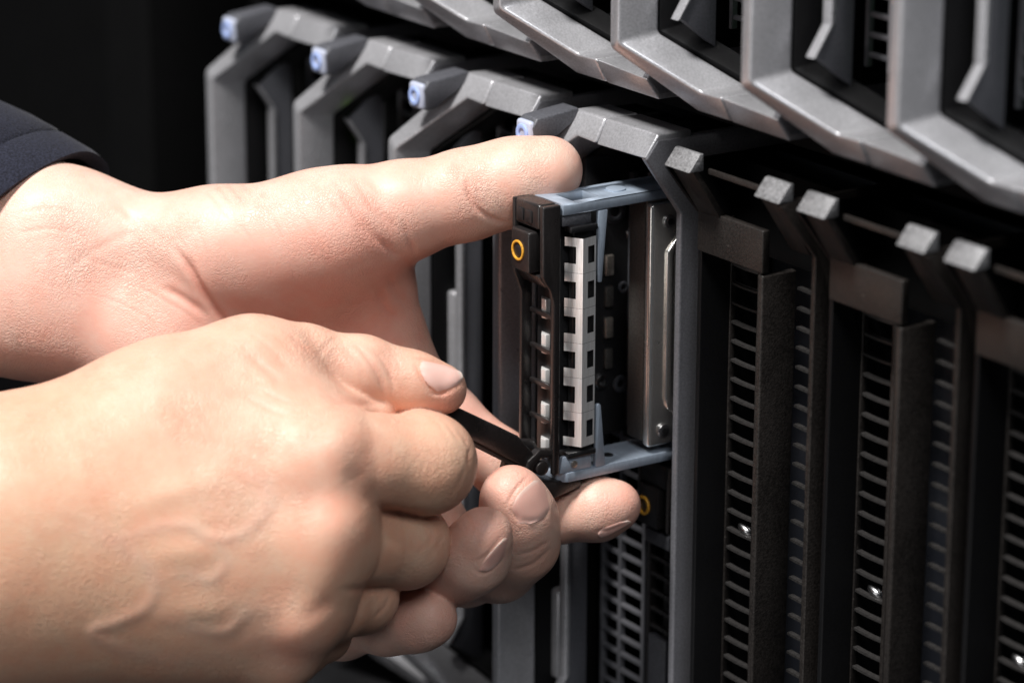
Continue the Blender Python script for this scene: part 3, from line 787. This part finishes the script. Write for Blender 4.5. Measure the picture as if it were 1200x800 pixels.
def add_nail(hand, bvh, V, base_l, base_r, tip_r, tip_l, origin, D_hint, bulge=0.0, tone=(0.62, 0.36, 0.30)):
    "a thin curved nail plate laid on the fingertip; four corner pixels: base left/right, tip right/left"
    ns, ntt = 15, 17
    bl, br, tr, tl = [np.array(q, float) for q in (base_l, base_r, tip_r, tip_l)]
    pv_ = pix(V)
    top = []; cols = []; ok = []
    for j in range(ntt):
        t = j / (ntt - 1)
        wd = (1 - max(0, (0.16 - t) / 0.16) ** 2 * 0.45) * (1 - max(0, (t - 0.78) / 0.22) ** 2 * 0.45)
        for i in range(ns):
            s = (i / (ns - 1) - 0.5) * wd + 0.5
            bow = 4 * (s - 0.5) ** 2
            tt = t - 0.10 * bow * max(0, (t - 0.6) / 0.4) + 0.10 * bow * max(0, (0.3 - t) / 0.3)
            q = (bl * (1 - s) + br * s) * (1 - tt) + (tl * (1 - s) + tr * s) * tt
            o = Vector(CAM); dr = Vector(P(q[0], q[1], 1000.0) - CAM).normalized()
            hit, nn, _, _ = bvh.ray_cast(o, dr)
            if hit is None or abs((np.array(hit) - CAM) @ AX[2] - D_hint) > 25:
                w3 = P(q[0], q[1], D_hint); hit, nn, _, _ = bvh.find_nearest(Vector(w3))
            edge = max(abs(2 * (i / (ns - 1)) - 1) ** 4, 0)
            top.append(np.array(hit) + np.array(nn) * (0.36 - 0.30 * edge + bulge * (1 - bow)))
            fe = 0.7 * max(0.0, (t - 0.90) / 0.08); fe = min(0.7, fe); lu = 0.5 * max(0, 1 - ((t - 0.06) / 0.16) ** 2)
            c0 = np.array(tone); c0 = c0 * (1 - lu * 0.5) + np.array((0.72, 0.56, 0.50)) * lu * 0.5
            cols.append(c0 * (1 - fe) + np.array((0.78, 0.70, 0.62)) * fe); ok.append(np.array(nn))
    top = np.array(top); 
    # relax the plate so it keeps one smooth curve
    g = top.reshape(ntt, ns, 3)
    for _ in range(3):
        g[1:-1, 1:-1] = 0.5 * g[1:-1, 1:-1] + 0.125 * (g[:-2, 1:-1] + g[2:, 1:-1] + g[1:-1, :-2] + g[1:-1, 2:])
    top = g.reshape(-1, 3); bot = top - np.array(ok) * 0.7
    n = ns * ntt; Vn = np.concatenate([top, bot]) - origin; Fq = []
    for j in range(ntt - 1):
        for i in range(ns - 1):
            a = j * ns + i
            Fq.append((a, a + 1, a + ns + 1, a + ns)); Fq.append((n + a, n + a + ns, n + a + ns + 1, n + a + 1))
    rim = [j for j in range(ns)] + [j * ns + ns - 1 for j in range(1, ntt)] + [(ntt - 1) * ns + i for i in range(ns - 2, -1, -1)] + [j * ns for j in range(ntt - 2, 0, -1)]
    for a, b in zip(rim, rim[1:] + rim[:1]): Fq.append((b, a, n + a, n + b))
    me = bpy.data.meshes.new('fingernail'); me.from_pydata((Vn * MM).tolist(), [], Fq); me.update()
    bm = bmesh.new(); bm.from_mesh(me); bmesh.ops.recalc_face_normals(bm, faces=bm.faces); bm.to_mesh(me); bm.free()
    me.polygons.foreach_set('use_smooth', [True] * len(me.polygons)); me.set_sharp_from_angle(angle=math.radians(50))
    set_color(me, np.array(cols + cols))
    return mesh_obj('fingernail', me, NAIL, hand)

PALE = (0.65, 0.435, 0.345); PINK = (0.65, 0.34, 0.27); RED = (0.58, 0.245, 0.18); TAN = (0.58, 0.36, 0.235); WHITE = (0.70, 0.51, 0.43); VEIN = (0.55, 0.40, 0.33)

person = thing('person', 'person in a dark navy sleeve pulling the drive carrier with both bare hands', 'person', P(150, 620, 800))
ORG = np.array(P(150, 620, 800))

# ---- left hand, palm towards the camera, thumb on top of the carrier
left = {
 'palm': [
  ((-150, 238, 850, 92), (70, 276, 840, 74), 12), ((-150, 345, 850, 95), (60, 345, 843, 92), 12),
  ((60, 272, 838, 66), (250, 300, 832, 62), 12),                      # radial wrist to thumb base
  ((262, 292, 829, 74), (395, 270, 824, 63), 10),                     # thenar
  ((330, 320, 836, 66), (430, 330, 838, 54), 12),
  ((60, 350, 842, 88), (200, 400, 838, 80), 10),                      # hypothenar
  ((200, 400, 838, 80), (330, 520, 842, 78), 10),
  ((160, 330, 850, 66), (440, 425, 846, 50), 10),                     # index metacarpal
  ((160, 350, 850, 66), (430, 490, 846, 50), 10),
  ((150, 380, 850, 66), (410, 560, 846, 48), 10),
  ((140, 410, 850, 66), (380, 620, 846, 46), 10),
  ((400, 330, 838, 46), (448, 390, 842, 40), 12),                     # web of the thumb
 ],
 'fingers': [
  {'j': [(385, 270, 827, 65), (470, 248, 825, 55), (548, 228, 824, 50), (600, 213, 823, 47), (642, 201, 821, 41)], 'stub': 0.9, 'kb': 10, 'k': 5},
  {'j': [(445, 425, 842, 48), (523, 488, 842, 37), (588, 543, 841, 37), (652, 603, 838, 31), (700, 596, 835, 35), (722, 592, 834, 29)], 'stub': 0.6, 'kb': 9, 'k': 3.5},
  {'j': [(430, 490, 842, 46), (545, 668, 842, 36), (585, 662, 828, 37), (611, 637, 818, 38), (608, 605, 812, 38), (599, 580, 808, 35)], 'stub': 0.4, 'k': 7},
  {'j': [(410, 560, 840, 46), (490, 668, 826, 36), (530, 667, 808, 36), (556, 652, 799, 36), (567, 627, 793, 33)], 'stub': 0.4, 'k': 7},
  {'j': [(380, 620, 840, 42), (400, 735, 830, 32), (455, 731, 814, 31), (490, 726, 807, 32), (505, 724, 804, 30)], 'stub': 0.4, 'k': 6},
 ]}
left_lines = [
 ([(250, 240), (275, 258), (300, 290)], -0.10, 0.5), ([(300, 235), (322, 262), (336, 300)], -0.10, 0.5), ([(345, 240), (362, 268), (372, 305)], -0.09, 0.5),
 ([(228, 260), (240, 290), (250, 320)], -0.12, 0.5), ([(205, 270), (222, 300), (236, 335)], -0.14, 0.5),
 ([(150, 330), (180, 345), (215, 365), (240, 385)], -0.12, 0.5), ([(110, 345), (150, 360), (190, 385)], -0.10, 0.5), ([(90, 300), (130, 312), (170, 325)], -0.10, 0.5),
 ([(20, 250), (60, 245), (100, 255)], -0.12, 0.6), ([(15, 275), (60, 268), (110, 278)], -0.12, 0.6), ([(425, 215), (440, 235), (455, 262)], -0.14, 0.45),
 ([(610, 175), (616, 195), (612, 215)], -0.06, 0.5), ([(585, 190), (590, 210), (600, 230)], -0.08, 0.45), ([(500, 200), (508, 225), (520, 250)], -0.08, 0.5),
 ([(205, 290), (217, 306), (228, 325), (245, 352), (268, 380), (290, 400)], -0.9, 0.9),
 ([(188, 335), (215, 350), (245, 372)], -0.5, 1.0),
 ([(120, 215), (150, 250), (180, 272), (215, 300)], -0.16, 1.1),
 ([(60, 330), (100, 300), (150, 275), (180, 270)], -0.12, 1.2),
 ([(546, 205), (549, 225), (560, 245), (580, 258), (598, 262)], -0.55, 0.7),
 ([(556, 215), (563, 235), (576, 250)], -0.25, 0.5),
 ([(530, 178), (536, 200), (543, 220)], -0.2, 0.8),
 ([(395, 215), (410, 240), (430, 268), (455, 292), (478, 305)], -0.5, 1.0),
 ([(412, 208), (428, 228), (445, 250), (470, 275)], -0.3, 0.8),
 ([(385, 225), (398, 250), (415, 275)], -0.25, 0.8),
 ([(470, 255), (480, 280), (487, 300)], -0.3, 0.7),
 ([(240, 222), (250, 232), (262, 245)], -0.2, 0.5), ([(252, 215), (264, 228), (276, 243)], -0.2, 0.5),
 ([(265, 212), (278, 226), (290, 244)], -0.2, 0.5), ([(280, 210), (292, 224), (303, 240)], -0.18, 0.5),
 ([(440, 335), (452, 360), (470, 380)], -0.35, 0.9),
 ([(455, 320), (465, 345), (482, 360)], -0.3, 0.9),
 ([(500, 440), (520, 445), (545, 470)], -0.3, 0.7),
 ([(655, 582), (651, 600), (654, 622)], -0.4, 0.7),
 ([(596, 592), (603, 604), (616, 610), (634, 608), (643, 596)], -0.35, 0.45), ([(592, 596), (604, 574), (622, 554)], -0.3, 0.4), ([(552, 661), (562, 671), (574, 668), (590, 652)], -0.2, 0.4), ([(553, 660), (572, 648), (592, 622)], -0.15, 0.4), ([(697, 622), (715, 620), (736, 610)], -0.25, 0.4),
 ([(648, 640), (625, 660), (600, 668)], -0.2, 0.5), ([(645, 632), (625, 645), (605, 650)], -0.18, 0.5),
]
left_blobs = [(250, 345, 820, 22, PINK, 0.55), (60, 300, 815, 30, WHITE, 0.6), (180, 215, 815, 25, WHITE, 0.4), (330, 220, 810, 22, WHITE, 0.6),
              (420, 300, 815, 18, PINK, 0.6), (460, 370, 830, 16, RED, 0.55), (360, 360, 825, 20, PINK, 0.6), (60, 400, 815, 20, PINK, 0.45),
              (640, 225, 800, 10, RED, 0.45), (650, 185, 800, 9, PINK, 0.4), (530, 260, 805, 12, PINK, 0.4),
              (590, 560, 806, 9, PINK, 0.55), (560, 612, 788, 8, PINK, 0.5), (505, 720, 802, 9, PINK, 0.5), (735, 590, 830, 8, PINK, 0.7), (700, 580, 830, 9, PALE, 0.5),
              (625, 650, 820, 9, TAN, 0.5), (560, 480, 836, 12, PINK, 0.6)]
V, Q, N, cols = build_hand(left, 0.54, left_lines, (0.67, 0.452, 0.362), left_blobs)
lh = hand_object('hand', V, Q, cols, person, ORG, 'left hand palm up, thumb on the carrier and fingers curled beneath it')
bv = BVHTree.FromPolygons(V.tolist(), Q.tolist())
add_nail(lh, bv, V, (612, 618), (646, 604), (634, 553), (596, 590), ORG, 806)
add_nail(lh, bv, V, (560, 672), (588, 660), (598, 622), (566, 656), ORG, 791)
add_nail(lh, bv, V, (698, 622), (706, 632), (742, 612), (734, 608), ORG, 832)

# ---- right hand, back towards the camera, thumb and index pinching the lever
right = {
 'palm': [
  ((-190, 640, 790, 150), (20, 610, 778, 125), 14), ((-190, 720, 800, 120), (20, 690, 785, 105), 14),
  ((20, 570, 776, 100), (200, 478, 784, 72), 14), ((200, 478, 784, 70), (300, 428, 789, 50), 12),   # thumb metacarpal
  ((150, 520, 778, 70), (330, 490, 782, 50), 14), ((330, 490, 782, 50), (400, 500, 786, 36), 12), ((380, 482, 790, 30), (440, 484, 794, 24), 5),                    # first web
  ((10, 600, 772, 100), (372, 545, 774, 60), 12),
  ((10, 650, 770, 100), (372, 632, 770, 60), 12),
  ((10, 690, 774, 100), (352, 706, 772, 54), 12),
  ((10, 705, 780, 92), (328, 762, 778, 40), 12),
 ],
 'fingers': [
  {'j': [(290, 427, 789, 50), (352, 425, 793, 42), (425, 434, 795, 37), (480, 447, 797, 33), (517, 456, 798, 30)], 'stub': 0.7, 'kb': 9, 'k': 5},
  {'j': [(372, 545, 772, 63), (438, 541, 778, 54), (498, 543, 784, 57), (480, 505, 812, 40), (505, 492, 818, 33)], 'stub': 0.5, 'kb': 6, 'k': 4, 'km': 0.4},
  {'j': [(372, 634, 770, 58), (424, 637, 783, 47), (474, 637, 793, 50), (450, 607, 818, 38), (430, 592, 822, 33)], 'stub': 0.42, 'kb': 6, 'k': 4, 'km': 0.4},
  {'j': [(352, 710, 773, 49), (385, 707, 783, 44), (420, 697, 793, 44), (405, 668, 818, 34), (390, 652, 822, 30)], 'stub': 0.42, 'kb': 6, 'k': 4, 'km': 0.4},
  {'j': [(328, 764, 778, 39), (350, 756, 785, 34), (378, 742, 794, 31), (370, 718, 818, 27), (360, 702, 822, 25)], 'stub': 0.42, 'kb': 6, 'k': 4, 'km': 0.4},
 ]}
def z3(pts): return [(x / 1.818, 360 + y / 1.818) for x, y in pts]
right_lines = [
 ([(520, 492), (532, 508), (540, 522)], -0.12, 0.4), ([(508, 490), (522, 508), (530, 524)], -0.10, 0.4), ([(534, 500), (544, 514), (550, 528)], -0.12, 0.4),
 ([(420, 398), (440, 420), (452, 446)], -0.14, 0.35), ([(436, 404), (452, 424), (462, 448)], -0.14, 0.35), ([(392, 398), (408, 420), (418, 444)], -0.10, 0.4),
 ([(290, 388), (318, 408), (340, 430)], -0.12, 0.5), ([(310, 386), (335, 404), (355, 424)], -0.12, 0.5), ([(330, 386), (352, 402), (368, 418)], -0.10, 0.45),
 ([(300, 452), (330, 468), (362, 476)], -0.14, 0.6), ([(280, 460), (312, 478), (345, 488)], -0.12, 0.6),
 ([(495, 618), (505, 632), (500, 650)], -0.08, 0.4), ([(440, 700), (446, 712), (438, 724)], -0.08, 0.4),
 (z3([(90, 425), (180, 450), (250, 490), (330, 470), (400, 465), (450, 490), (520, 480), (570, 420), (560, 370), (520, 345), (440, 345)]), 0.33, 1.6),
 (z3([(60, 470), (150, 475), (230, 500), (300, 540), (330, 590), (310, 640), (250, 670), (200, 690), (240, 720), (330, 745), (420, 750), (520, 720), (595, 670)]), 0.30, 1.6),
 (z3([(330, 578), (400, 570), (450, 580), (480, 540), (455, 495)]), 0.24, 1.5),
 (z3([(310, 650), (400, 680), (480, 690), (530, 650), (600, 640)]), 0.28, 1.6),
 ([(120, 600), (230, 570), (350, 545)], 0.5, 3.0), ([(120, 660), (240, 645), (350, 635)], 0.45, 3.0), ([(130, 720), (240, 715), (330, 712)], 0.4, 3.0),
 ([(372, 420), (385, 402), (400, 396)], -0.15, 0.6),
 ([(412, 399), (432, 420), (446, 445), (453, 468)], -0.42, 0.7),
 ([(428, 402), (446, 420), (458, 440), (463, 458)], -0.38, 0.6),
 ([(442, 408), (455, 420), (466, 438)], -0.28, 0.55),
 ([(400, 400), (418, 425), (430, 450)], -0.2, 0.6), ([(455, 413), (466, 424), (472, 436)], -0.18, 0.5),
 ([(484, 421), (492, 437), (500, 450), (509, 461), (524, 459), (540, 450)], -0.4, 0.45), ([(483, 420), (500, 422), (525, 428)], -0.3, 0.4),
 ([(300, 400), (330, 425), (345, 445), (372, 458)], -0.45, 2.4),
 ([(280, 405), (315, 435), (335, 452)], -0.45, 1.3),
 ([(370, 455), (400, 470), (425, 474), (450, 475)], -0.4, 1.0),
 ([(555, 548), (548, 570), (535, 590)], -0.14, 0.5), ([(546, 545), (538, 565), (525, 585)], -0.12, 0.45), ([(553, 520), (549, 535), (551, 550)], -0.2, 0.5),
 ([(522, 620), (514, 638), (500, 655)], -0.12, 0.45), ([(510, 618), (502, 635), (486, 652)], -0.10, 0.45),
 ([(458, 695), (450, 712), (438, 724)], -0.2, 0.5),
 ([(410, 512)], 1.8, 6.0), ([(394, 616)], 1.1, 6.0), ([(352, 742)], 1.3, 5.0), ([(372, 695)], 0.6, 6.0),
 ([(437, 590), (455, 598), (480, 602), (510, 603)], -0.45, 1.0), ([(405, 545), (425, 572), (445, 592)], -0.5, 3.0),
 ([(395, 690), (425, 690), (455, 682)], -0.3, 1.0), ([(350, 728), (375, 712), (392, 698)], -0.3, 2.0),
]
right_blobs = [(420, 515, 755, 13, RED, 0.35), (300, 480, 765, 40, PALE, 0.5), (200, 480, 765, 30, PALE, 0.5), (150, 660, 755, 45, TAN, 0.7), (40, 640, 750, 35, TAN, 0.7),
               (345, 745, 768, 9, PINK, 0.6), (500, 560, 778, 16, TAN, 0.6), (430, 640, 765, 20, TAN, 0.5), (400, 600, 758, 12, PINK, 0.35),
               (520, 465, 794, 7, PINK, 0.5), (430, 430, 790, 12, PALE, 0.4), (400, 740, 785, 14, TAN, 0.5)]
V, Q, N, cols = build_hand(right, 0.54, right_lines, (0.63, 0.405, 0.295), right_blobs)
rh = hand_object('hand', V, Q, cols, person, ORG, 'right hand seen from its back, thumb and fingers pinching the lever')
bv = BVHTree.FromPolygons(V.tolist(), Q.tolist())
add_nail(rh, bv, V, (506, 461), (486, 421), (536, 431), (543, 449), ORG, 792, bulge=0.25, tone=(0.70, 0.45, 0.39))

# ---- navy sleeve round the left forearm
def fabric():
    m = bpy.data.materials.new('navy_fabric'); m.use_nodes = True
    nt = m.node_tree; N_ = nt.nodes; L = nt.links; b = N_['Principled BSDF']
    b.inputs['Roughness'].default_value = 0.9; b.inputs['Specular IOR Level'].default_value = 0.2
    b.inputs['Sheen Weight'].default_value = 0.08
    tc = N_.new('ShaderNodeTexCoord')
    n = N_.new('ShaderNodeTexNoise'); n.inputs['Scale'].default_value = 1700; n.inputs['Detail'].default_value = 4
    L.new(tc.outputs['Object'], n.inputs['Vector'])
    r = N_.new('ShaderNodeValToRGB'); r.color_ramp.elements[0].position = 0.35; r.color_ramp.elements[0].color = (0.006, 0.0065, 0.012, 1)
    r.color_ramp.elements[1].position = 0.7; r.color_ramp.elements[1].color = (0.020, 0.022, 0.038, 1)
    L.new(n.outputs['Fac'], r.inputs[0]); L.new(r.outputs[0], b.inputs['Base Color'])
    bp = N_.new('ShaderNodeBump'); bp.inputs['Strength'].default_value = 0.6; bp.inputs['Distance'].default_value = 0.0005
    L.new(n.outputs['Fac'], bp.inputs['Height']); L.new(bp.outputs['Normal'], b.inputs['Normal'])
    return m
bm = bmesh.new(); rows = []
prof_s = [(0.05, 0.93), (0.0, 0.985), (0.0, 1.02), (0.08, 1.035), (0.40, 1.045), (0.46, 1.02), (0.50, 1.055), (0.8, 1.07), (1.3, 1.08), (2.0, 1.10), (3.0, 1.12)]
n = 64
for tt, sc_ in prof_s:
    row = []
    for i in range(n):
        a = 2 * math.pi * i / n
        wob = 1 + 0.012 * math.sin(3 * a + 2 * tt) + 0.006 * math.sin(9 * a + 5 * tt)
        cu, sv = math.cos(a) * sc_ * wob, math.sin(a) * sc_ * wob
        u = 0 + cu * 106 - sv * 70 - 115 * tt; v = 308 - cu * 127 - sv * 8 - 51 * tt
        row.append(bm.verts.new(P(u, v, 846 - 29 * sv + 6 * tt) - ORG))
    rows.append(row)
for a, b in zip(rows, rows[1:]):
    for i in range(n): bm.faces.new((a[i], a[(i + 1) % n], b[(i + 1) % n], b[i]))
mesh_obj('sleeve', finish(bm, 'sleeve', 0, angle=70), fabric(), person)['label'] = 'dark navy sleeve cuff round the left wrist'
